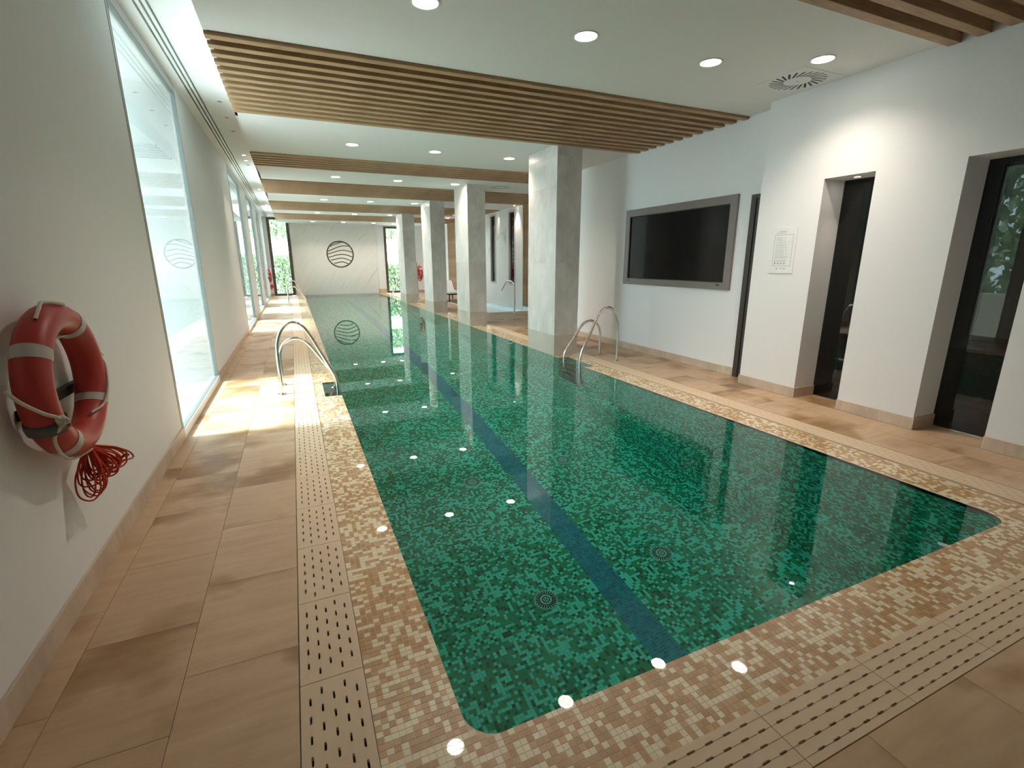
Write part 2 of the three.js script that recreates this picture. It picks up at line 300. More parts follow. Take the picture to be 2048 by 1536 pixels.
// ------------------------------------------------------------------ overflow gutters with slotted grating panels
{
  function panelGeo(L, W) {                     // along z, top at y = 0, centred
    const s = new THREE.Shape(), h = L / 2 - 0.0015, w = W / 2;
    s.moveTo(-w, -h); s.lineTo(w, -h); s.lineTo(w, h); s.lineTo(-w, h); s.closePath();
    const rows = [-0.0865, -0.0435, 0, 0.0435, 0.0865], pitch = 0.0835, ridges = [];
    rows.forEach((x, r) => {
      const n = r % 2 ? Math.floor(L / pitch) : Math.floor(L / pitch) - 1, off = ((n - 1) / 2) * pitch;
      let last = -h;
      for (let k = 0; k < n; k++) {
        const c = k * pitch - off, a = 0.018, b = 0.0042, p = new THREE.Path();
        p.moveTo(x - b, c - a + b); p.absarc(x, c - a + b, b, Math.PI, 2 * Math.PI, false); p.lineTo(x + b, c + a - b); p.absarc(x, c + a - b, b, 0, Math.PI, false); p.closePath();
        s.holes.push(p);
        ridges.push(new THREE.BoxGeometry(0.003, 0.0016, c - a - last).translate(x, 0.0006, -(c - a + last) / 2)); last = c + a;
      }
      ridges.push(new THREE.BoxGeometry(0.003, 0.0016, h - last).translate(x, 0.0006, -(h + last) / 2));
    });
    const g = new THREE.ExtrudeGeometry(s, { depth: 0.012, bevelEnabled: false, curveSegments: 2 }).rotateX(-Math.PI / 2).translate(0, -0.012, 0);
    return merge([g, ...ridges]);
  }
  const g1 = panelGeo(0.5205, 0.243), g2 = panelGeo(0.5955, 0.234);
  const trough = (x0, x1, z0, z1) => [box(x0 - 0.004, x1 + 0.004, -0.2, -0.16, z0, z1), box(x0 - 0.006, x0 - 0.001, -0.2, -0.014, z0, z1), box(x1 + 0.001, x1 + 0.006, -0.2, -0.014, z0, z1)];
  const A = group('overflow_grating', 'beige slotted overflow grating between window walkway and mosaic border', 'drain');
  mesh('gutter_trough', trough(DX0 + 0.002, DX1 - 0.002, ZF, DZI), M.gutter, A);
  for (let z = -0.741; z - 0.5205 > ZF; z -= 0.5205) { const m = mesh('grating_panel', g1, M.grate, A); m.position.set((DX0 + DX1) / 2, 0, z - 0.26); }
  const B = group('overflow_grating', 'beige slotted overflow grating across the end of the pool', 'drain');
  const t2 = [box(DX1 + 0.012, RX0, -0.2, -0.16, DZI, DZO), box(DX1 + 0.012, RX0, -0.2, -0.014, DZO - 0.004, DZO + 0.001), box(DX1 + 0.012, RX0, -0.2, -0.072, DZI - 0.002, DZI + 0.003)];
  mesh('gutter_trough', t2, M.gutter, B);
  for (let k = 0; k < 8; k++) { const m = mesh('grating_panel', g2, M.grate, B); m.rotation.y = Math.PI / 2; m.position.set(DX1 + 0.135 + 0.5955 * (k + 0.5) - 0.0, 0, (DZI + DZO) / 2); if (m.position.x + 0.3 > RX1 + 0.2) B.remove(m); }
  mesh('corner_panel', box(DX1 + 0.002, DX1 + 0.133, -0.012, 0, DZI + 0.003, DZO - 0.003), M.grate, B);
  const C = group('overflow_grating', 'beige slotted overflow grating running beside the columns', 'drain');
  [DZI, -7.5, -8.64, -12.1, -13.23, -15.77, -16.98, -20.07, -21.33, ZF].forEach((z, i, q) => { if (i % 2 === 0) mesh('gutter_trough', trough(RX0 + 0.002, RX1 - 0.002, q[i + 1], z), M.gutter, C); });
  for (let z = -1.24; z - 0.5205 > ZF; z -= 0.5205) {
    if ([[-7.53, -8.61], [-12.13, -13.2], [-15.8, -16.95], [-20.1, -21.3]].some(([a, b]) => z > b - 0.02 && z - 0.5205 < a + 0.02)) {
      mesh('cut_panel', box(4.632, RX1 - 0.003, -0.012, 0, z - 0.519, z), M.grate, C);
    } else { const m = mesh('grating_panel', g1, M.grate, C); m.position.set((RX0 + RX1) / 2, 0, z - 0.26); }
  }
}

// ------------------------------------------------------------------ walls
const DEPTH = 0.75, XO = XW - DEPTH;
{
  const segs = []; let z = ZB; for (const [a, b] of wins) { segs.push([z, a]); z = b; } segs.push([z, ZF - 0.4]);
  struct('wall_left', [...segs.map(([a, b]) => box(XO, XW, -0.3, YS + 0.1, b, a)), ...wins.map(([a, b]) => box(XO, XW, -0.3, 0.012, b, a)), box(XO, XW, YS, YS + 0.5, ZF - 0.4, ZB)], M.plaster, 'pale plaster wall with deep floor to ceiling window openings', 'wall');
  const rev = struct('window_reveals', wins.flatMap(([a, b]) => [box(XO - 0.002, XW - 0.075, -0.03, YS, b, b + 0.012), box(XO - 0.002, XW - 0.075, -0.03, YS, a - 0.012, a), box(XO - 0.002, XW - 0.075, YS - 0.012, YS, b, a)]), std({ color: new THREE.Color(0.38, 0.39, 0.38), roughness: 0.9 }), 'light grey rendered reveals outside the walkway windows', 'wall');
  const base = segs.map(([a, b], i) => rbox(XW, XW + 0.014, 0, 0.12, Math.max(b, ZF) + 0.002, a - 0.002, 0.003));
  const bl = struct('baseboard_left', base[0], M.baseStone, 'beige stone baseboard under the life ring', 'baseboard');
  base.slice(1).forEach((g) => mesh('baseboard_piece', g, M.baseStone, bl));
}
wins.forEach(([a, b], i) => {
  const w = group(`window_${i + 1}`, ['tall window beside the near life ring', 'tall window beyond the long blank wall', 'tall window between two narrow wall piers', 'tall window close to the end wall'][i], 'window', [0, 0, 0], null, 'structure');
  const f = 0.045, x0 = XW - 0.07, x1 = XW + 0.004;
  mesh('frame', [box(x0, x1, 0.012, YS - 0.004, a - f, a - 0.004), box(x0, x1, 0.012, YS - 0.004, b + 0.004, b + f), box(x0, x1, YS - 0.1, YS - 0.004, b + f, a - f)], M.frameGrey, w);
  mesh('sill', rbox(x0, XW + 0.016, 0.0, 0.088, b + 0.002, a - 0.002, 0.004), M.white, w);
  mesh('seal', [box(x0 + 0.03, x1 + 0.002, 0.088, YS - 0.1, a - f - 0.007, a - f), box(x0 + 0.03, x1 + 0.002, 0.088, YS - 0.1, b + f, b + f + 0.007), box(x0 + 0.03, x1 + 0.002, 0.088, 0.094, b + f, a - f), box(x0 + 0.03, x1 + 0.002, YS - 0.107, YS - 0.1, b + f, a - f)], M.greyStrap, w);
  mesh('pane', box(XW - 0.032, XW - 0.026, 0.09, YS - 0.1, b + f, a - f), M.glass, w);
});
{
  const R1 = -3.865, R1b = -3.33, R2 = -2.573, R2b = -2.013, HT = 2.53, XR = 5.9;
  struct('wall_right', [
    box(XP, XR, -0.3, YC + 0.2, -4.68, R1), box(XP, XR, -0.3, YC + 0.2, R1b, R2), box(XP, XR, -0.3, YC + 0.2, R2b, ZB),
    box(XP, XR, HT, YC + 0.2, R1, R1b), box(XP, XR, HT, YC + 0.2, R2, R2b),
    box(XT, 5.95, -0.3, YC + 0.2, -9.6, -4.69), box(5.95, XA + 0.2, -0.3, YC + 0.2, ZT, ZT + 0.15),
    box(XA, XA + 0.2, -0.3, YC + 0.2, -15.62, ZT), box(XA, XA + 0.2, -0.3, YC + 0.2, ZF, -20.4),
  ], M.plaster, 'white plaster wall with two narrow recesses and the wall screen', 'wall');
  const bb = struct('baseboard_right', [
    rbox(XP - 0.014, XP, 0, 0.12, -4.69, R1 + 0.002, 0.003), rbox(XP - 0.014, XR - 0.01, 0, 0.12, R1, R1 + 0.014, 0.003)], M.baseStone, 'beige stone baseboard along the white recessed wall', 'baseboard');
  mesh('baseboard_piece', [rbox(XP - 0.014, XP, 0, 0.12, R1b - 0.002, R2 + 0.002, 0.003), rbox(XP - 0.014, XR - 0.01, 0, 0.12, R2, R2 + 0.014, 0.003)], M.baseStone, bb);
  mesh('baseboard_piece', rbox(XP - 0.014, XP, 0, 0.12, R2b - 0.002, ZB, 0.003), M.baseStone, bb);
  mesh('baseboard_piece', rbox(XT - 0.014, XT, 0, 0.12, -9.6, -5.02, 0.003), M.baseStone, bb);
  // dark room behind the two glass slits, with a window to the garden on its far side
  struct('floor_spa_room', box(XR, 8.3, -0.3, 0, -6.2, -1.2), M.stone, 'beige stone floor of the unlit spa room behind tinted glass', 'floor');
  struct('ceiling_spa_room', box(XR, 8.3, 2.95, 3.05, -6.2, -1.2), M.ceiling, 'white ceiling of the unlit spa room', 'ceiling');
  struct('wall_spa_end', box(XR, 8.3, -0.3, 2.95, -6.25, -6.2), M.plaster, 'pale plaster end wall of the unlit spa room', 'wall');
  struct('wall_spa_side', box(XR, 8.3, -0.3, 2.95, -1.25, -1.2), M.plaster, 'pale plaster side wall of the unlit spa room', 'wall');
  struct('wall_spa_inner', box(XR + 0.06, XR + 0.1, 0, 2.95, -6.2, -4.7), M.plaster, 'pale plaster inner wall of the unlit spa room', 'wall');
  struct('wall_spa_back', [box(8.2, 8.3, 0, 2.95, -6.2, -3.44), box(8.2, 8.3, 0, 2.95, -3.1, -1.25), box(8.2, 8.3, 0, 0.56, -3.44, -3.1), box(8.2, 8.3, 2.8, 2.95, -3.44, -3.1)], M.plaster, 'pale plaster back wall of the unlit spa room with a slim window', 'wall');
  const gw = group('window_9', 'slim garden window seen through the glass door of the dark mosaic room', 'window', [0, 0, 0], null, 'structure');
  mesh('frame', [box(8.22, 8.28, 0.56, 2.8, -3.44, -3.41), box(8.22, 8.28, 0.56, 2.8, -3.13, -3.1), box(8.22, 8.28, 0.56, 0.59, -3.41, -3.13), box(8.22, 8.28, 2.77, 2.8, -3.41, -3.13)], M.bronze, gw);
  mesh('pane', box(8.248, 8.253, 0.59, 2.77, -3.41, -3.13), M.glass, gw);
  [[R1, R1b, 'narrow tinted glass door in the recess beside the notice'], [R2, R2b, 'narrow tinted glass door of the dark mosaic room']].forEach(([a, b, label], i) => {
    const d = group(`door_${i + 2}`, label, 'door', [0, 0, 0], null, 'structure');
    mesh('pane', box(XR - 0.022, XR - 0.012, 0.006, HT, a, b), M.darkGlass, d);
    mesh('floor_track', box(XR - 0.03, XR - 0.004, 0, 0.006, a, b), i ? M.steel : M.darkSteel, d);
  });
  const d = group('door_1', 'dark bronze door set beside the wall screen', 'door', [0, 0, 0], null, 'structure');
  mesh('frame', [rbox(XT - 0.03, XT + 0.02, 0, 2.51, -5.02, -4.94, 0.004), rbox(XT - 0.03, XT + 0.02, 2.46, 2.51, -4.94, -4.685, 0.004)], M.doorBronze, d);
  mesh('leaf', rbox(XT - 0.012, XT + 0.02, 0.01, 2.46, -4.938, -4.69, 0.003), M.doorBronze, d);
}
{
  // alcove wall behind the whirlpool: marble with two narrow windows, slatted wood on both sides
  const w1 = [-18.16, -18.75], w2 = [-16.31, -16.92], y0 = 0.8, y1 = 3.42;
  struct('wall_alcove', [box(XA, XA + 0.2, -0.5, YC + 0.2, w2[0], -15.62), box(XA, XA + 0.2, -0.5, YC + 0.2, w1[0], w2[1]), box(XA, XA + 0.2, -0.5, YC + 0.2, -20.4, w1[1]),
    ...[w1, w2].flatMap(([a, b]) => [box(XA, XA + 0.2, -0.5, y0, b, a), box(XA, XA + 0.2, y1, YC + 0.2, b, a)])], M.marble, 'white veined marble wall behind the whirlpool', 'wall');
  const dim = M.plaster;
  [w1, w2].forEach(([a, b], i) => {
    const w = group(`window_${i + 5}`, ['narrow dark framed window over the whirlpool, farther from the wood slats', 'narrow dark framed window over the whirlpool, next to the wood slats'][i], 'window', [0, 0, 0], null, 'structure');
    const f = 0.07; mesh('frame', [box(XA - 0.012, XA + 0.1, y0, y1, a - f, a), box(XA - 0.012, XA + 0.1, y0, y1, b, b + f), box(XA - 0.012, XA + 0.1, y0, y0 + f, b + f, a - f), box(XA - 0.012, XA + 0.1, y1 - f, y1, b + f, a - f)], M.frameGrey, w);
    mesh('pane', box(XA + 0.05, XA + 0.056, y0 + f, y1 - f, b + f, a - f), M.darkGlass, w);
    mesh('room_behind', [box(XA + 0.6, XA + 0.65, y0 - 0.2, y1 + 0.2, b - 0.3, a + 0.3), box(XA + 0.2, XA + 0.6, y0 - 0.2, y0 - 0.15, b - 0.3, a + 0.3), box(XA + 0.2, XA + 0.6, y1 + 0.15, y1 + 0.2, b - 0.3, a + 0.3), box(XA + 0.2, XA + 0.6, y0 - 0.2, y1 + 0.2, a + 0.25, a + 0.3), box(XA + 0.2, XA + 0.6, y0 - 0.2, y1 + 0.2, b - 0.3, b - 0.25)], dim, w);
  });
  const slatWall = (label, za, zb) => {
    const s = group('slatted_wall_panel', label, 'wall panel');
    mesh('backing', box(XA - 0.008, XA, 0.12, YC - 0.03, zb, za), M.wood, s);
    const g = turnUV(rbox(-0.024, 0.024, 0.12, YC - 0.03, -0.025, 0.025, 0.003));
    for (let z = za - 0.03; z > zb + 0.02; z -= 0.095) { const m = mesh('slat', g, M.wood, s); m.position.set(XA - 0.032, 0, z); }
  };
  slatWall('vertical wood slat wall between column and marble wall', -13.9, -15.6);
  slatWall('vertical wood slat wall by the lounger near the end wall', -22.0, -24.6);
}
{
  // end wall: window, marble feature wall with emblem, window
  struct('wall_far', [box(XW - 0.2, -0.95, -0.3, YS + 0.4, ZF - 0.3, ZF), box(4.17, 4.6, -0.3, YC + 0.3, ZF - 0.3, ZF), box(5.75, XA + 0.2, -0.3, YC + 0.3, ZF - 0.3, ZF), box(-0.95, 0.06, YS - 0.03, YS + 0.4, ZF - 0.3, ZF), box(4.6, 5.75, 3.46, YC + 0.3, ZF - 0.3, ZF), box(0.03, 4.2, -2.3, YC + 0.3, ZF - 0.3, ZF - 0.02)], M.plaster, 'white end wall holding the windows and marble panel', 'wall');
  struct('wall_marble_feature', box(0.06, 4.165, -0.012, YC - 0.015, ZF - 0.02, ZF + 0.05), M.feature, 'grey veined marble feature wall carrying the round emblem', 'wall');
  const win = (n, label, x0, x1, y1) => {
    const w = group(`window_${n}`, label, 'window', [0, 0, 0], null, 'structure'), f = 0.13;
    mesh('frame', [box(x0, x0 + f, 0, y1, ZF - 0.1, ZF + 0.01), box(x1 - f, x1, 0, y1, ZF - 0.1, ZF + 0.01), box(x0 + f, x1 - f, 0, 0.1, ZF - 0.1, ZF + 0.01), box(x0 + f, x1 - f, y1 - 0.1, y1, ZF - 0.1, ZF + 0.01)], M.bronze, w);
    mesh('pane', box(x0 + f, x1 - f, 0.1, y1 - 0.1, ZF - 0.05, ZF - 0.044), M.glass, w);
  };
  win(7, 'brown framed garden window left of the marble wall by the walkway', -0.95, 0.03, YS - 0.03);
  win(8, 'brown framed garden door behind the columns', 4.6, 5.75, 3.46);
  struct('trim_1', [rbox(4.17, 4.6, 0, 0.22, ZF, ZF + 0.014, 0.003), rbox(-1.11, -0.95, 0, 0.12, ZF, ZF + 0.014, 0.003), rbox(5.75, XA, 0, 0.12, ZF, ZF + 0.014, 0.003)], M.baseStone, 'beige stone baseboard along the end wall', 'baseboard');
  struct('wall_back', [box(XW - 0.2, XP + 0.4, -0.3, YS + 0.4, ZB, ZB + 0.2)], M.plaster, 'white wall closing the near end of the pool hall', 'wall');
}

// ------------------------------------------------------------------ ceilings
{
  const gaps = []; let z = ZB; for (const [a, b] of bands) { gaps.push([z, a]); z = b; } gaps.push([z, ZF]);
  struct('ceiling', [...gaps.map(([a, b]) => box(XE, XA + 0.2, YC, YC + 0.05, b, a)), box(XE, XE + 0.03, YC, YC + 0.6, ZF, ZB), ...bands.filter((q) => q[2] < XA).map(([a, b, x]) => box(x + 0.002, XA + 0.2, YC, YC + 0.05, b, a)),
    ...bands.flatMap(([a, b]) => [box(XE + 0.03, XA + 0.2, YC + 0.05, YC + 0.6, a, a + 0.02), box(XE + 0.03, XA + 0.2, YC + 0.05, YC + 0.6, b - 0.02, b)])], M.ceiling, 'white dropped ceiling with downlights and wood slat bands', 'ceiling');
  struct('ceiling_slab', box(XE, XA + 0.2, YC + 0.6, YC + 0.7, ZF, ZB), std({ color: new THREE.Color(0.3, 0.29, 0.28), roughness: 0.95 }), 'bare concrete slab above the slat bands', 'ceiling');
  const S = [-1.005, -0.955, -0.905], w = 0.021;                       // three slots of the linear diffuser
  struct('ceiling_strip', [box(XW - 0.02, S[0] - 0.03, YS, YS + 0.06, ZF, ZB), box(S[2] + w + 0.009, XE + 0.02, YS, YS + 0.06, ZF, ZB)], M.ceiling, 'raised white ceiling strip over the window walkway', 'ceiling');
  const d = group('linear_diffuser', 'long white linear air diffuser with three dark slots', 'air diffuser');
  mesh('frame_bar', box(S[0] - 0.03, S[0], YS - 0.003, YS + 0.05, ZF + 0.4, ZB), M.white, d);
  mesh('frame_bar', box(S[0] + w, S[1], YS - 0.003, YS + 0.05, ZF + 0.4, ZB), M.white, d);
  mesh('frame_bar', box(S[1] + w, S[2], YS - 0.003, YS + 0.05, ZF + 0.4, ZB), M.white, d);
  mesh('frame_bar', box(S[2] + w, S[2] + w + 0.009, YS - 0.003, YS + 0.05, ZF + 0.4, ZB), M.white, d);
  mesh('slot_back', box(S[0] - 0.03, S[2] + w + 0.009, YS + 0.05, YS + 0.1, ZF, ZB), M.black, d);
  const names = ['over the near end of the pool, close to the swirl diffuser', 'in front of the first column', 'narrowest, between the first two columns', 'behind the second column', 'behind the third column', 'nearest the marble end wall'];
  const wide = 0.092, pitch = 0.2085, tall = 0.22, drop = 0.03;
  bands.forEach(([a, b, x1], k) => {
    const p = group('slatted_ceiling_band', `wood ceiling slat band ${names[k]}`, 'ceiling slats');
    const a1 = a - 0.012, b1 = b + 0.035, n = Math.round((a1 - b1 - wide) / pitch), step = (a1 - b1 - wide) / n;
    const g = rbox(XE + 0.002, x1 - 0.003, YC - drop, YC - drop + tall, -wide / 2, wide / 2, 0.003);
    for (let i = 0; i <= n; i++) { const m = mesh('slat', g, M.wood, p); m.position.z = a1 - wide / 2 - i * step; }
    for (const t of [0.15, 0.5, 0.85]) { const x = XE + (x1 - XE) * t; mesh('carrier_rail', box(x - 0.02, x + 0.02, YC - drop + tall, YC - drop + tall + 0.03, b1, a1), M.frameGrey, p); }
  });
}

// ------------------------------------------------------------------ columns clad in stone panels
{
  const zs = [[-7.53, -8.61], [-12.13, -13.2], [-15.8, -16.95], [-20.1, -21.3]], names = ['first stone clad column beside the right ladder', 'second stone clad column, between whirlpool and pool', 'third stone clad column, beside the lounger', 'fourth stone clad column, nearest the end wall'];
  const ys = [-0.01, 0.36, 1.62, 2.87, 3.34, YC + 0.02];
  zs.forEach(([a, b], k) => {
    const c = group('column', names[k], 'column', [0, 0, 0], null, 'structure'), x0 = PX1 + 0.006, x1 = 4.627, t = 0.02, e = 0.0008;
    mesh('core', box(x0 + t, x1 - t, -0.06, YC + 0.02, b + t, a - t), M.joint, c);
    for (let i = 0; i + 1 < ys.length; i++) {
      const m = i ? M.lime[(i + k) % 3] : M.limeBase, y0 = i ? ys[i] + e : -0.06, y1 = ys[i + 1] - e;
      const put = (g) => mesh('stone_panel', shiftUV(g, rr(0, 1.6), rr(0, 1.6)), m, c);
      put(box(x0, x0 + t, y0, y1, b, a)); put(box(x1 - t, x1, y0, y1, b, a)); put(box(x0 + t, x1 - t, y0, y1, a - t, a)); put(box(x0 + t, x1 - t, y0, y1, b, b + t));
    }
  });
}

// ------------------------------------------------------------------ lamps
{
  const glow = new THREE.MeshStandardMaterial({ color: 0xffffff, emissive: new THREE.Color(1, 0.9, 0.8), emissiveIntensity: 26, roughness: 0.5 });
  const trim = new THREE.LatheGeometry([[0.092, -0.001], [0.112, -0.001], [0.112, -0.006], [0.098, -0.008], [0.09, 0.0], [0.088, 0.012]].map((p) => new THREE.Vector2(...p)), 32);
  const disc = new THREE.CylinderGeometry(0.0915, 0.0915, 0.004, 32).translate(0, -0.003, 0);
  const down = (x, y, z, label, grp, power, spread = 1.15) => {
    const l = group('ceiling_downlight', label, 'downlight', [x, y, z], grp);
    mesh('trim_ring', trim, M.white, l); mesh('lamp_lens', disc, glow, l);
    const s = new THREE.SpotLight(WARM, power, 0, spread, 1, 2); s.position.set(0, -0.012, 0); s.target.position.set(0, -3, 0); s.castShadow = true; s.shadow.radius = 0.7; s.shadow.bias = -0.0005;
    s.name = 'lamp'; l.add(s, s.target); return l;
  };
  const rowNames = ['row level with the swirl diffuser', 'row beside the first column', 'row beside the second column', 'row beside the third column', 'row beside the fourth column', 'row next to the marble wall'];
  [-4.06, -8.945, -12.32, -16.82, -21.3, -25.83].forEach((z, j) => [1.1, 2.494, 3.909].forEach((x, i) => down(x, YC, z, `${['window side', 'middle', 'column side'][i]} round downlight of the ${rowNames[j]}`, 'downlights in rows over the pool', LAMP)));
  down(4.835, YC, -3.574, 'round recessed downlight at the corner of the swirl air diffuser', null, LAMP * 0.8);
  for (const [x, z] of [[6.27, -19.9], [6.48, -21.7], [4.9, -25.76]]) down(x, YC, z, 'round recessed downlight in the ceiling behind the columns', 'downlights behind the columns', LAMP * 0.7);
  // small spots: in the raised strip over the walkway, over the whirlpool and in the recess
  const tr = new THREE.LatheGeometry([[0.03, -0.001], [0.045, -0.001], [0.045, -0.004], [0.034, -0.006], [0.03, 0.0]].map((p) => new THREE.Vector2(...p)), 20), ds = new THREE.CylinderGeometry(0.031, 0.031, 0.003, 20).translate(0, -0.002, 0);
  const small = (x, y, z, label, grp, lit, power) => {
    const l = group('small_spotlight', label, 'spotlight', [x, y, z], grp);
    mesh('trim_ring', tr, M.white, l); mesh('lamp_lens', ds, lit ? glow : M.darkSteel, l);
    if (lit) { const s = new THREE.SpotLight(WARM, power, 0, 0.6, 1, 2); s.position.set(0, -0.01, 0); s.target.position.set(0, -3, 0); s.castShadow = true; s.shadow.radius = 0.5; s.name = 'lamp'; l.add(s, s.target); }
  };
  for (const [z, lit] of [[-8.33, 0], [-9.16, 0], [-10.02, 0], [-12.06, 1], [-12.67, 1], [-13.2, 0], [-17.27, 1], [-21.86, 1]]) small(-0.68, YS, z, lit ? 'small lit spotlight in the raised strip above the walkway' : 'small unlit spotlight in the raised strip above the walkway', lit ? 'lit spots above the walkway' : 'unlit spots above the walkway', lit, 4);
  for (const z of [-16.1, -17.8]) small(7.22, YC, z, 'small spotlight grazing the marble wall over the whirlpool', 'spots over the whirlpool', 1, 9);
  small(5.7, 2.53, -3.62, 'small spotlight under the head of the glass door recess', null, 1, 0.6);
}

// ------------------------------------------------------------------ swirl air diffusers
{
  const swirl = (x, z, label, r0) => {
    const d = group('swirl_diffuser', label, 'air diffuser', [x, YC, z]);
    const h = 0.31, s = new THREE.Shape(); s.moveTo(-h, -h); s.lineTo(h, -h); s.lineTo(h, h); s.lineTo(-h, h); s.closePath();
    const blades = [];
    for (let k = 0; k < 24; k++) {
      const a = (k / 24) * 2 * Math.PI, p = new THREE.Path(), c = Math.cos(a), n = Math.sin(a);
      // slots set at a slant to the radius, as in a swirl outlet
      const q = (u, v) => { const X = u, Y = v + (u - 0.2) * -0.42; return [X * c - Y * n, X * n + Y * c]; };
      p.moveTo(...q(0.13, -0.0105)); p.lineTo(...q(0.272, -0.0125)); p.lineTo(...q(0.272, 0.0125)); p.lineTo(...q(0.13, 0.0105)); p.closePath();
      s.holes.push(p);
    }
    mesh('face_plate', new THREE.ExtrudeGeometry(s, { depth: 0.0015, bevelEnabled: false }).rotateX(Math.PI / 2).translate(0, -0.0022, 0), M.white, d);
    mesh('plenum', new THREE.CylinderGeometry(0.3, 0.3, 0.0012, 32).translate(0, -0.001, 0), M.black, d);
    mesh('screw', new THREE.CylinderGeometry(0.007, 0.007, 0.003, 12).translate(0, -0.005, 0), M.darkSteel, d);
    return d;
  };
  swirl(5.15, -4.068, 'square swirl air diffuser beside the downlight near the recessed wall');
  swirl(5.16, -12.4, 'square swirl air diffuser behind the second column');
}

// ------------------------------------------------------------------ wall screen, notice, emblem
{
  const z0 = -7.758, z1 = -5.244, y0 = 1.234, y1 = 2.546;
  const t = group('wall_screen', 'large black screen in a taupe frame on the white wall', 'television');
  const s = new THREE.Shape(); const zi0 = -7.636, zi1 = -5.36, yi0 = 1.336, yi1 = 2.43;
  s.moveTo(-z0, y0); s.lineTo(-z1, y0); s.lineTo(-z1, y1); s.lineTo(-z0, y1); s.closePath();
  const hole = new THREE.Path(); hole.moveTo(-zi0, yi0); hole.lineTo(-zi1, yi0); hole.lineTo(-zi1, yi1); hole.lineTo(-zi0, yi1); hole.closePath(); s.holes.push(hole);
  const g = new THREE.ExtrudeGeometry(s, { depth: 0.03, bevelEnabled: true, bevelSize: 0.003, bevelThickness: 0.003, bevelSegments: 1 });
  g.applyMatrix4(new THREE.Matrix4().makeBasis(new THREE.Vector3(0, 0, -1), new THREE.Vector3(0, 1, 0), new THREE.Vector3(1, 0, 0))).translate(XT - 0.033, 0, 0);
  const fr = mesh('frame', g, std({ color: new THREE.Color(0.215, 0.18, 0.165), roughness: 0.45 }), t);
  mesh('screen', box(XT - 0.012, XT - 0.002, yi0, yi1, zi0, zi1), phy({ color: new THREE.Color(0.006, 0.006, 0.006), roughness: 0.13, specularIntensity: 0.6 }), t);
  mesh('bezel', [box(XT - 0.018, XT - 0.004, yi0, yi0 + 0.014, zi0, zi1), box(XT - 0.018, XT - 0.004, yi1 - 0.014, yi1, zi0, zi1), box(XT - 0.018, XT - 0.004, yi0, yi1, zi0, zi0 + 0.012), box(XT - 0.018, XT - 0.004, yi0, yi1, zi1 - 0.012, zi1)], M.black, t);
  mesh('sensor', box(XT - 0.038, XT - 0.034, 1.29, 1.305, -7.62, -7.57), M.black, fr);
  mesh('sensor', box(XT - 0.038, XT - 0.034, 1.29, 1.308, -5.48, -5.42), M.black, fr);
}
{
  const cv = document.createElement('canvas'); cv.width = 256; cv.height = 440; const c = cv.getContext('2d');
  c.fillStyle = '#e4e5e4'; c.fillRect(0, 0, 256, 440);
  c.strokeStyle = '#8d9092'; c.fillStyle = '#94979a'; c.lineWidth = 3; c.strokeRect(30, 70, 196, 300);
  c.fillRect(70, 34, 80, 5); c.fillRect(40, 50, 110, 4);
  for (let y = 90; y < 300; y += 11) { c.globalAlpha = 0.35 + ((y * 7) % 5) * 0.08; c.fillRect(46, y, 60 + ((y * 37) % 90), 4); }
  c.globalAlpha = 0.6; c.lineWidth = 1.5; for (let k = 0; k < 4; k++) c.strokeRect(110 + k * 26, 140, 26, 150);
  c.globalAlpha = 0.9; c.fillRect(44, 318, 130, 6); for (let k = 0; k < 4; k++) c.fillRect(50 + k * 34, 336, 16, 18);
  c.globalAlpha = 0.7; c.beginPath(); c.arc(84, 398, 9, 0, 7); c.fill(); c.fillStyle = '#b07f86'; c.beginPath(); c.arc(168, 396, 8, 0, 7); c.fill(); c.fillStyle = '#94979a'; c.fillRect(120, 392, 26, 8);
  const tx = new THREE.CanvasTexture(cv); tx.colorSpace = THREE.SRGBColorSpace;
  const n = group('notice', 'white printed notice sheet on the recessed wall', 'notice');
  const nb = mesh('board', rbox(XP - 0.008, XP, 1.497, 2.04, -4.425, -4.1, 0.002), M.white, n);
  const pg = new THREE.PlaneGeometry(0.321, 0.539).rotateY(-Math.PI / 2).translate(XP - 0.0085, 1.7685, -4.2625);
  mesh('printed_sheet', pg, std({ map: tx, roughness: 0.6 }), nb);
}
{
  const e = group('wall_emblem', 'round dark metal emblem of curved stripes on the marble wall', 'emblem', [2.33, 2.03, ZF + 0.052]);
  const R = 0.64, m = M.bronze, flat = (g) => g.scale(1, 1, 0.5);
  mesh('ring', flat(new THREE.TorusGeometry(R, 0.033, 8, 64)), m, e);
  const arcs = [[[-0.53, 0.36], [-0.2, 0.5], [0.16, 0.62]], [[-0.59, 0.15], [0.05, 0.4], [0.47, 0.41]], [[-0.63, 0.0], [0.1, 0.2], [0.62, 0.1]], [[-0.58, -0.15], [0.08, 0.0], [0.62, -0.14]], [[-0.48, -0.3], [0.07, -0.19], [0.54, -0.34]], [[-0.34, -0.46], [0.06, -0.38], [0.38, -0.48]]];
  for (const a of arcs) mesh('stripe', flat(tube(a.map(([x, y]) => [x, y, 0]), 0.024, 24, 6)), m, e);
}

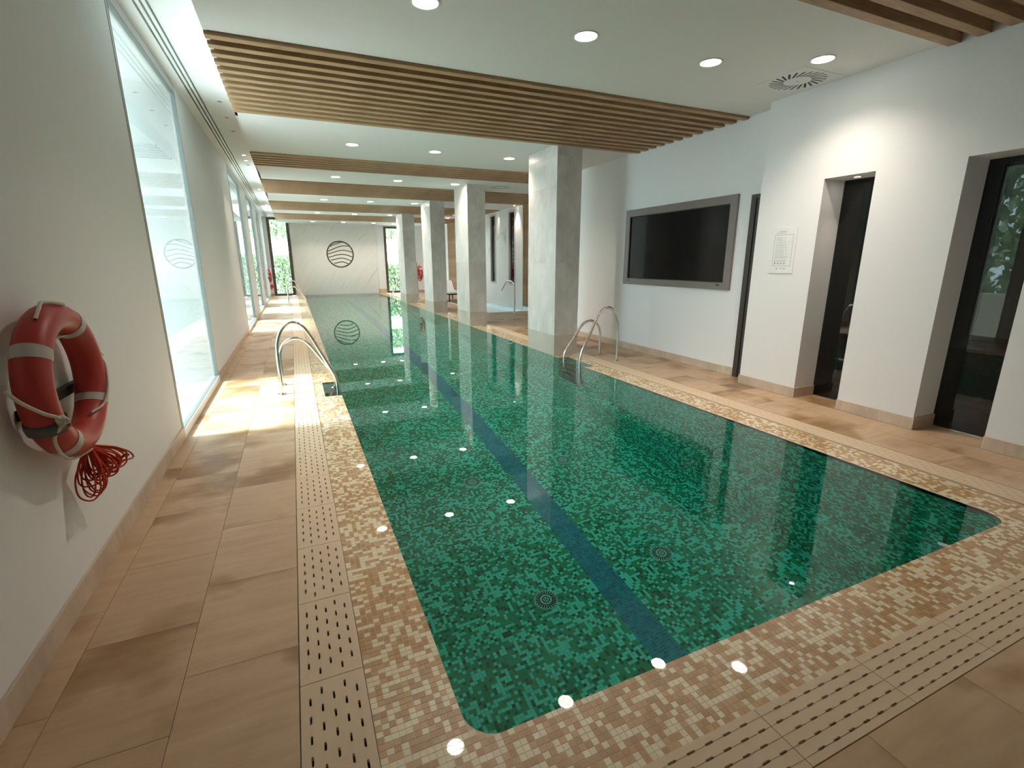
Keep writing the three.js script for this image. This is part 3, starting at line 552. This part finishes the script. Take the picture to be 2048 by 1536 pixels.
// ------------------------------------------------------------------ pool ladders
{
  // d is the distance from the pool edge, away from the water
  const prof = [[0.7, 0], [0.7, 0.25], [0.7, 0.52], [0.685, 0.68], [0.63, 0.82], [0.54, 0.9], [0.45, 0.905], [0.37, 0.85], [0.3, 0.74], [0.2, 0.52], [0.1, 0.3], [0.055, 0.2], [0.03, 0.1], [0.022, -0.02], [0.02, -0.3], [0.02, -0.8], [0.02, -1.25]];
  const build = (edgeX, out, z, label, k = 1) => {
    const l = group('pool_ladder', label, 'ladder', [edgeX, 0, z]);
    const foot = 0.7 * k;
    for (const s of [-0.26, 0.26]) {
      const rail = mesh('rail', tube(prof.map(([d, y]) => [out * (d > 0.1 ? d * k : d), y > 0 && s < 0 ? y * 0.7 : y, s]), 0.0215, 90, 12), M.steel, l);
      mesh('flange', new THREE.LatheGeometry([[0.022, 0.022], [0.03, 0.014], [0.05, 0.01], [0.052, 0.0]].map((p) => new THREE.Vector2(...p)), 24).translate(out * foot, 0, s), M.steel, rail);
    }
    for (const y of [-0.3, -0.6, -0.9, -1.2]) mesh('tread', rbox(-0.05 + out * 0.02, 0.05 + out * 0.02, y - 0.015, y + 0.015, -0.26, 0.26, 0.006), M.darkSteel, l);
    return l;
  };
  build(PX0, -1, -6.93, 'stainless steel pool ladder on the walkway side opposite the first column');
  build(PX1, 1, -6.93, 'stainless steel pool ladder in front of the first column', 1.08);
  build(PX0, -1, -22.6, 'stainless steel pool ladder near the garden window at the end of the walkway');
  build(PX1, 1, -23.6, 'stainless steel pool ladder beyond the fourth column');
}

// ------------------------------------------------------------------ floor inlets under water
{
  const proto = group('floor_inlet', 'round slotted inlet grille on the pool floor', 'inlet', [1.69, -DEEP, -3.12], 'inlets on the pool floor');
  const pale = std({ color: new THREE.Color(0.34, 0.72, 0.6), roughness: 0.5 }), dark = M.black;
  mesh('base', new THREE.CylinderGeometry(0.1, 0.103, 0.008, 32).translate(0, 0.004, 0), pale, proto);
  const slots = []; for (let k = 0; k < 24; k++) slots.push(new THREE.BoxGeometry(0.04, 0.003, 0.0105).translate(0.072, 0.0087, 0).rotateY((k / 24) * 2 * Math.PI));
  mesh('slot_ring', slots, dark, proto);
  mesh('hub_ring', new THREE.TorusGeometry(0.03, 0.004, 6, 24).rotateX(Math.PI / 2).translate(0, 0.009, 0), dark, proto);
  mesh('hub_slots', [new THREE.BoxGeometry(0.006, 0.002, 0.026).translate(-0.008, 0.009, 0), new THREE.BoxGeometry(0.006, 0.002, 0.026).translate(0.008, 0.009, 0)], dark, proto);
  proto.userData.label = 'round floor inlet on the window side of the stripe, nearer the end grating';
  copy(proto, [2.92, -DEEP, -3.12], 'round floor inlet on the column side of the stripe, nearer the end grating'); copy(proto, [1.69, -DEEP, -5.0], 'round floor inlet on the window side of the stripe, farther from the end grating'); copy(proto, [2.92, -DEEP, -5.0], 'round floor inlet on the column side of the stripe, farther from the end grating');
}

// ------------------------------------------------------------------ life rings with throwing lines
const ring = (() => {
  const l = group('life_ring', 'red life ring with white bands hung beside the near window', 'life ring', [XW, 1.118, -2.84]);
  const R = 0.291, r = 0.066, cx = 0.1;          // in the y-z plane, off the wall
  const body = new THREE.TorusGeometry(R, r, 20, 72).rotateY(Math.PI / 2).translate(cx, 0, 0);
  mesh('ring_body', body, M.red, l);
  for (const a of [58, 148, 238, 328]) {
    const b = new THREE.TorusGeometry(R, r + 0.0018, 20, 8, 0.17).rotateZ((a * Math.PI) / 180 - 0.1).rotateY(Math.PI / 2).translate(cx, 0, 0);
    mesh('band', b, M.webbing, l);
  }
  // grab rope sagging between the bands
  const P = (deg, rad, out) => { const a = (deg * Math.PI) / 180; return new THREE.Vector3(cx + out, Math.sin(a) * rad, -Math.cos(a) * rad); };
  mesh('grab_rope', tube([P(58, R + r, 0.0), P(30, R + r + 0.02, -0.02), P(5, R + r - 0.01, 0.05), P(-8, R + 0.01, r + 0.004), P(-26, R - 0.02, r + 0.008), P(-44, R - 0.045, r), P(-62, R - 0.075, 0.035)], 0.0062, 50, 6), M.rope, l);
  mesh('grab_rope', tube([P(173, R + r + 0.03, -0.05), P(181, R + r + 0.02, -0.015), P(190, R + r + 0.004, 0.035), P(200, R + 0.04, r + 0.008), P(212, R + r - 0.005, 0.03), P(226, R + r + 0.012, 0.02), P(243, R + r + 0.012, 0.01), P(258, R + r + 0.006, 0.01), P(270, R + r - 0.01, 0.04)], 0.0075, 60, 6), M.rope, l);
  mesh('rope_knot', new THREE.TorusKnotGeometry(0.013, 0.0075, 40, 6).translate(...P(200, R + 0.04, r + 0.008).toArray()), M.rope, l);
  mesh('grab_rope', tube([P(122, R + r, 0.02), P(112, R + r + 0.012, 0.02), P(102, R + r + 0.014, 0.01), P(94, R + r + 0.004, 0.03), P(86, R + r - 0.01, 0.05)], 0.008, 40, 6), M.rope, l);
  mesh('grab_rope', tube([P(148, R - r + 0.005, 0.0), P(120, R - r - 0.035, 0.0), P(85, R - r - 0.03, 0.0), P(58, R - r + 0.005, 0.0)], 0.0055, 30, 6), M.rope, l);
  mesh('rope_end', tube([P(12, R + r, 0), P(10, R + r + 0.05, 0.02), P(5, R + r + 0.09, 0.03)], 0.003, 16, 5), M.rope, l);
  // bracket and holding straps
  const br = mesh('bracket', [box(0.001, 0.03, -0.115, -0.07, -0.43, 0.24)], M.black, l);
  mesh('bracket_hook', rbox(0.001, 0.1, -0.125, -0.065, -0.43, -0.4, 0.008), M.black, br);
  const strap = new THREE.TorusGeometry(r + 0.006, 0.004, 4, 40, Math.PI * 1.9).scale(1, 1, 7);
  const a = (208 * Math.PI) / 180; const sm = mesh('strap', strap, M.greyStrap, l); sm.position.set(cx, Math.sin(a) * R, -Math.cos(a) * R); sm.rotation.set(-Math.PI / 2 + 0.2, 0, 0);
  return l;
})();
const line = (() => {
  const l = group('throwing_line', 'bundle of red throwing line hanging under the near life ring', 'rope', [XW + 0.1, 0.765, -2.9]);
  const pts = []; const n = 30;
  for (let k = 0; k < n; k++) {
    const t = clamp(k / (n - 1) + rr(-0.06, 0.06)), dir = new THREE.Vector3(-0.01 + 0.13 * t, -0.24 + 0.11 * t, 0.09 - 0.27 * t).multiplyScalar(rr(0.65, 1.08)), L = dir.length();
    const side = new THREE.Vector3(rr(-0.2, 0.4), rr(0.2, 0.5), rr(0.5, 1)).cross(dir).normalize().multiplyScalar(rr(0.028, 0.055) * (0.6 + L));
    for (const [f, q] of [[0.06, 0.15], [0.5, 0.95], [0.86, 1], [1.02, 0.1], [0.88, -0.9], [0.5, -0.95]]) pts.push(dir.clone().multiplyScalar(f).addScaledVector(side, q).add(new THREE.Vector3(rr(-0.006, 0.006), rr(-0.006, 0.006), rr(-0.006, 0.006))).toArray());
  }
  mesh('line', tube(pts, 0.0042, 900, 5), M.redRope, l);
  mesh('line_end', new THREE.CylinderGeometry(0.006, 0.006, 0.03, 8).rotateX(1.1).translate(0.105, -0.12, -0.165), M.black, l);
  return l;
})();
{
  copy(ring, [XW, 1.0, -26.6], 'red life ring on the walkway wall next to the end window');
  copy(line, [XW + 0.09, 0.6, -26.65], 'red throwing line under the life ring next to the end window');
  copy(ring, [5.085, 1.15, -21.9], 'red life ring hung on a post behind the fourth column');
  const post = mesh('ring_post', [box(5.0, 5.08, 0, 1.6, -21.94, -21.86), rbox(4.92, 5.16, 0, 0.04, -22.02, -21.78, 0.01)], M.frameGrey);
  tag(post, 'grey floor post carrying the life ring behind the columns', 'post');
}

// ------------------------------------------------------------------ whirlpool in the alcove
{
  struct('whirlpool_basin', [box(5.77, XA, -0.9, -0.85, -19.6, -14.9), box(5.72, 5.77, -0.9, -0.02, -19.6, -14.9), box(5.72, XA, -0.9, -0.02, -14.9, -14.85), box(5.72, XA, -0.9, -0.02, -19.65, -19.6)], std({ color: new THREE.Color(0.55, 0.61, 0.6), roughness: 0.4 }), 'pale tiled basin of the whirlpool in the alcove', 'whirlpool');
  struct('whirlpool_rim', [rbox(5.77, XA, -0.012, 0.012, -14.98, -14.9, 0.004), rbox(5.77, 5.85, -0.012, 0.012, -19.6, -14.98, 0.004)], M.white, 'white rim of the whirlpool', 'rim');
  const w = mesh('whirlpool_water', box(5.78, XA - 0.004, -0.88, -0.03, -19.59, -14.93), M.water); w.userData = { label: 'calm pale water in the whirlpool of the alcove', category: 'water', kind: 'stuff' };
  const r = group('grab_rail', 'curved steel grab rail standing at the whirlpool edge', 'handrail', [6.6, 0, -14.72]);
  mesh('rail', tube([[0, 0, 0], [0, 0.5, 0], [0, 0.85, 0], [-0.03, 0.98, -0.06], [-0.1, 1.03, -0.16], [-0.18, 1.0, -0.26], [-0.28, 0.72, -0.42]], 0.024, 60, 10), M.steel, r);
  mesh('flange', new THREE.CylinderGeometry(0.05, 0.052, 0.012, 20).translate(0, 0.006, 0), M.steel, r);
}
{
  // lounger seen between the second and third column
  const l = group('lounge_chair', 'dark framed lounge chair with white cushion between the columns', 'chair', [6.2, 0, -20.6]);
  for (const [x, z] of [[-0.28, -0.7], [0.28, -0.7], [-0.28, 0.7], [0.28, 0.7]]) mesh('leg', rbox(x - 0.02, x + 0.02, 0, 0.3, z - 0.02, z + 0.02, 0.004), M.black, l);
  mesh('seat_frame', rbox(-0.32, 0.32, 0.28, 0.33, -0.8, 0.8, 0.01), M.black, l);
  mesh('cushion', rbox(-0.31, 0.31, 0.33, 0.42, -0.42, 0.78, 0.03), M.white, l);
  const b = mesh('backrest', rbox(-0.31, 0.31, 0, 0.62, -0.035, 0.035, 0.03), M.white, l); b.position.set(0, 0.36, -0.45); b.rotation.x = -0.75;
  mesh('back_frame', [rbox(-0.33, -0.3, 0, 0.66, -0.05, -0.02, 0.006), rbox(0.3, 0.33, 0, 0.66, -0.05, -0.02, 0.006)], M.black, b);
}

// ------------------------------------------------------------------ what shows behind the glass door
{
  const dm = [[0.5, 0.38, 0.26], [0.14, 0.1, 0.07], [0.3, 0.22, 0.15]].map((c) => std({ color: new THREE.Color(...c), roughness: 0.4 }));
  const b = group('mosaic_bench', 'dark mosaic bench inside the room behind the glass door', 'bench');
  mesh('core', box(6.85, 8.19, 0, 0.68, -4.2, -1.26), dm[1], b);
  const im = new THREE.InstancedMesh(new THREE.BoxGeometry(0.01, 0.046, 0.046), std({ color: 0xffffff, roughness: 0.35 }), 60 * 6), m4 = new THREE.Matrix4();
  let k = 0; for (let j = 0; j < 6; j++) for (let i = 0; i < 60; i++) { im.setMatrixAt(k, m4.makeTranslation(6.848, 0.43 + j * 0.0485 - 0.02, -1.27 - 0.024 - i * 0.0475)); im.setColorAt(k++, dm[(rnd() * 3) | 0].color); }
  im.name = 'mosaic_facing'; im.userData.kind = 'stuff'; b.add(im);
  const bt = group('bottle', 'pale blue bottle on the floor behind the glass door', 'bottle', [6.3, 0, -2.42]);
  mesh('body', new THREE.LatheGeometry([[0, 0], [0.055, 0.004], [0.06, 0.02], [0.06, 0.17], [0.045, 0.21], [0.02, 0.235], [0.02, 0.25], [0, 0.25]].map((p) => new THREE.Vector2(...p)), 20), std({ color: new THREE.Color(0.5, 0.62, 0.75), roughness: 0.4 }), bt);
  mesh('spray_head', rbox(-0.02, 0.05, 0.25, 0.29, -0.014, 0.014, 0.006), M.white, bt);
}

// ------------------------------------------------------------------ outside: terrace, stone wall, hedge and rocky bank
{
  struct('terrace', [box(-9, XO, -0.12, -0.03, -40, 6), box(-9, 14, -0.12, -0.03, -31.5, ZF - 0.31)], std({ color: new THREE.Color(0.62, 0.6, 0.56), roughness: 0.8 }), 'pale paved terrace outside the windows', 'terrace');
  const bank = new THREE.PlaneGeometry(30, 14, 90, 42).rotateX(-Math.PI / 2);
  const p = bank.attributes.position;
  for (let i = 0; i < p.count; i++) { const x = p.getX(i), z = p.getZ(i), t = (7 - z) / 14; p.setXYZ(i, x, t * 6.5 + fbm(x * 0.7, z * 0.7, 2, 4) * 1.3 - 0.2, z + fbm(x * 0.9, 4, z * 0.9, 3) * 0.8); }
  bank.computeVertexNormals(); bank.translate(0, 0, -39);
  const rock = texture(512, 512, (x, y, c) => { const u = x / 512, v = y / 512, a = tiled((s, t) => fbm(s * 9, t * 9, 5.1, 5), u, v), g = clamp(tiled((s, t) => fbm(s * 6, t * 6, 15.1, 4), u, v) * 6); const f = a * 110; c[0] = 226 + f - g * 70; c[1] = 220 + f - g * 45; c[2] = 210 + f - g * 75; }, 5, 3);
  struct('rocky_bank', bank, std({ map: rock, roughness: 1 }), 'sunlit rocky bank rising behind the garden', 'bank');
  const lw = group('stone_garden_wall', 'brown stone garden wall outside the walkway windows', 'garden wall');
  const sg = [0, 1, 2].map((k) => new RoundedBoxGeometry(0.3, 0.24, 0.5 + k * 0.12, 1, 0.03)), sm = [[0.3, 0.25, 0.21], [0.38, 0.33, 0.28], [0.24, 0.2, 0.18]].map((c) => std({ color: new THREE.Color(...c), roughness: 1 }));
  for (let j = 0; j < 9; j++) { let z = -6 + (j % 2) * 0.3; while (z > -22) { const k = (rnd() * 3) | 0, m = mesh('stone', sg[k], sm[(rnd() * 3) | 0], lw), L = 0.5 + k * 0.12; m.position.set(-4.4 + rr(-0.02, 0.02), 0.09 + j * 0.245, z - L / 2); z -= L + 0.012; } }
  const leaf = new THREE.BufferGeometry().setFromPoints([[0, 0, 0], [0.035, 0.05, 0.012], [0, 0.12, 0], [0, 0, 0], [0, 0.12, 0], [-0.035, 0.05, 0.012]].map((q) => new THREE.Vector3(...q))); leaf.computeVertexNormals();
  const greens = [[0.2, 0.29, 0.13], [0.3, 0.4, 0.2], [0.12, 0.19, 0.09], [0.4, 0.47, 0.3]].map((c) => new THREE.Color(...c));
  const lm = phy({ color: 0xffffff, roughness: 0.8, transmission: 0.3, thickness: 0, side: THREE.DoubleSide });
  const foliage = (name, label, cat, pos, size, n, sc) => {
    const h = group(name, label, cat, pos), im = new THREE.InstancedMesh(leaf, lm, n), o = new THREE.Object3D();
    for (let i = 0; i < n; i++) {
      const y = rnd(), k = 1 - 0.35 * y * y; let a = rr(-1, 1), b = rr(-1, 1), c = Math.hypot(a, b); if (c > 1) { a /= c; b /= c; }
      o.position.set(a * size[0] * k, y * size[1], b * size[2] * k); o.rotation.set(rr(-1.3, 1.3), rr(0, 6.3), rr(-1, 1)); o.scale.setScalar(sc * rr(0.6, 1.3)); o.updateMatrix();
      im.setMatrixAt(i, o.matrix); im.setColorAt(i, greens[(rnd() * 4) | 0]);
    }
    im.name = 'foliage'; im.userData.kind = 'stuff'; im.castShadow = im.receiveShadow = true; h.add(im);
    mesh('stem', new THREE.CylinderGeometry(0.03, 0.05, size[1] * 0.8, 8).translate(0, size[1] * 0.4, 0), std({ color: new THREE.Color(0.12, 0.08, 0.05), roughness: 1 }), h);
  };
  struct('side_terrace', box(8.3, 15, -0.12, -0.03, -9, -1), std({ color: new THREE.Color(0.62, 0.6, 0.56), roughness: 0.8 }), 'pale terrace outside the spa room', 'terrace');
  struct('garden_parapet', rbox(11.6, 11.9, -0.05, 1.05, -7.5, -2.6, 0.03), std({ color: new THREE.Color(0.4, 0.34, 0.26), roughness: 0.95 }), 'low beige stone parapet outside the spa room', 'parapet');
  foliage('garden_tree', 'leafy tree behind the parapet outside the spa room', 'tree', [13.6, -0.03, -5.6], [1.3, 4.6, 1.3], 2600, 2);
  foliage('hedge_shrub', 'dense green shrub outside the end window by the walkway', 'shrub', [-0.5, -0.03, -30.3], [1.1, 2.0, 0.7], 2400, 1.5);
  foliage('hedge_shrub', 'dense green shrub farther left outside the end window', 'shrub', [-2.4, -0.03, -30.4], [1.1, 2.0, 0.7], 1800, 1.5);
  foliage('hedge_shrub', 'bushy shrub outside the garden door behind the columns', 'shrub', [5.6, -0.03, -30.2], [0.9, 1.5, 0.8], 1900, 1.5);
  foliage('bank_tree', 'small tree growing on the rocky bank left of the marble wall', 'tree', [-0.75, 3.1, -36.5], [0.7, 1.3, 0.8], 700, 2);
  foliage('bank_tree', 'small tree on the rocky bank beyond the garden door', 'tree', [6.7, 3.2, -36.5], [0.8, 1.3, 0.8], 700, 2);
}

renderer.render(scene, camera);
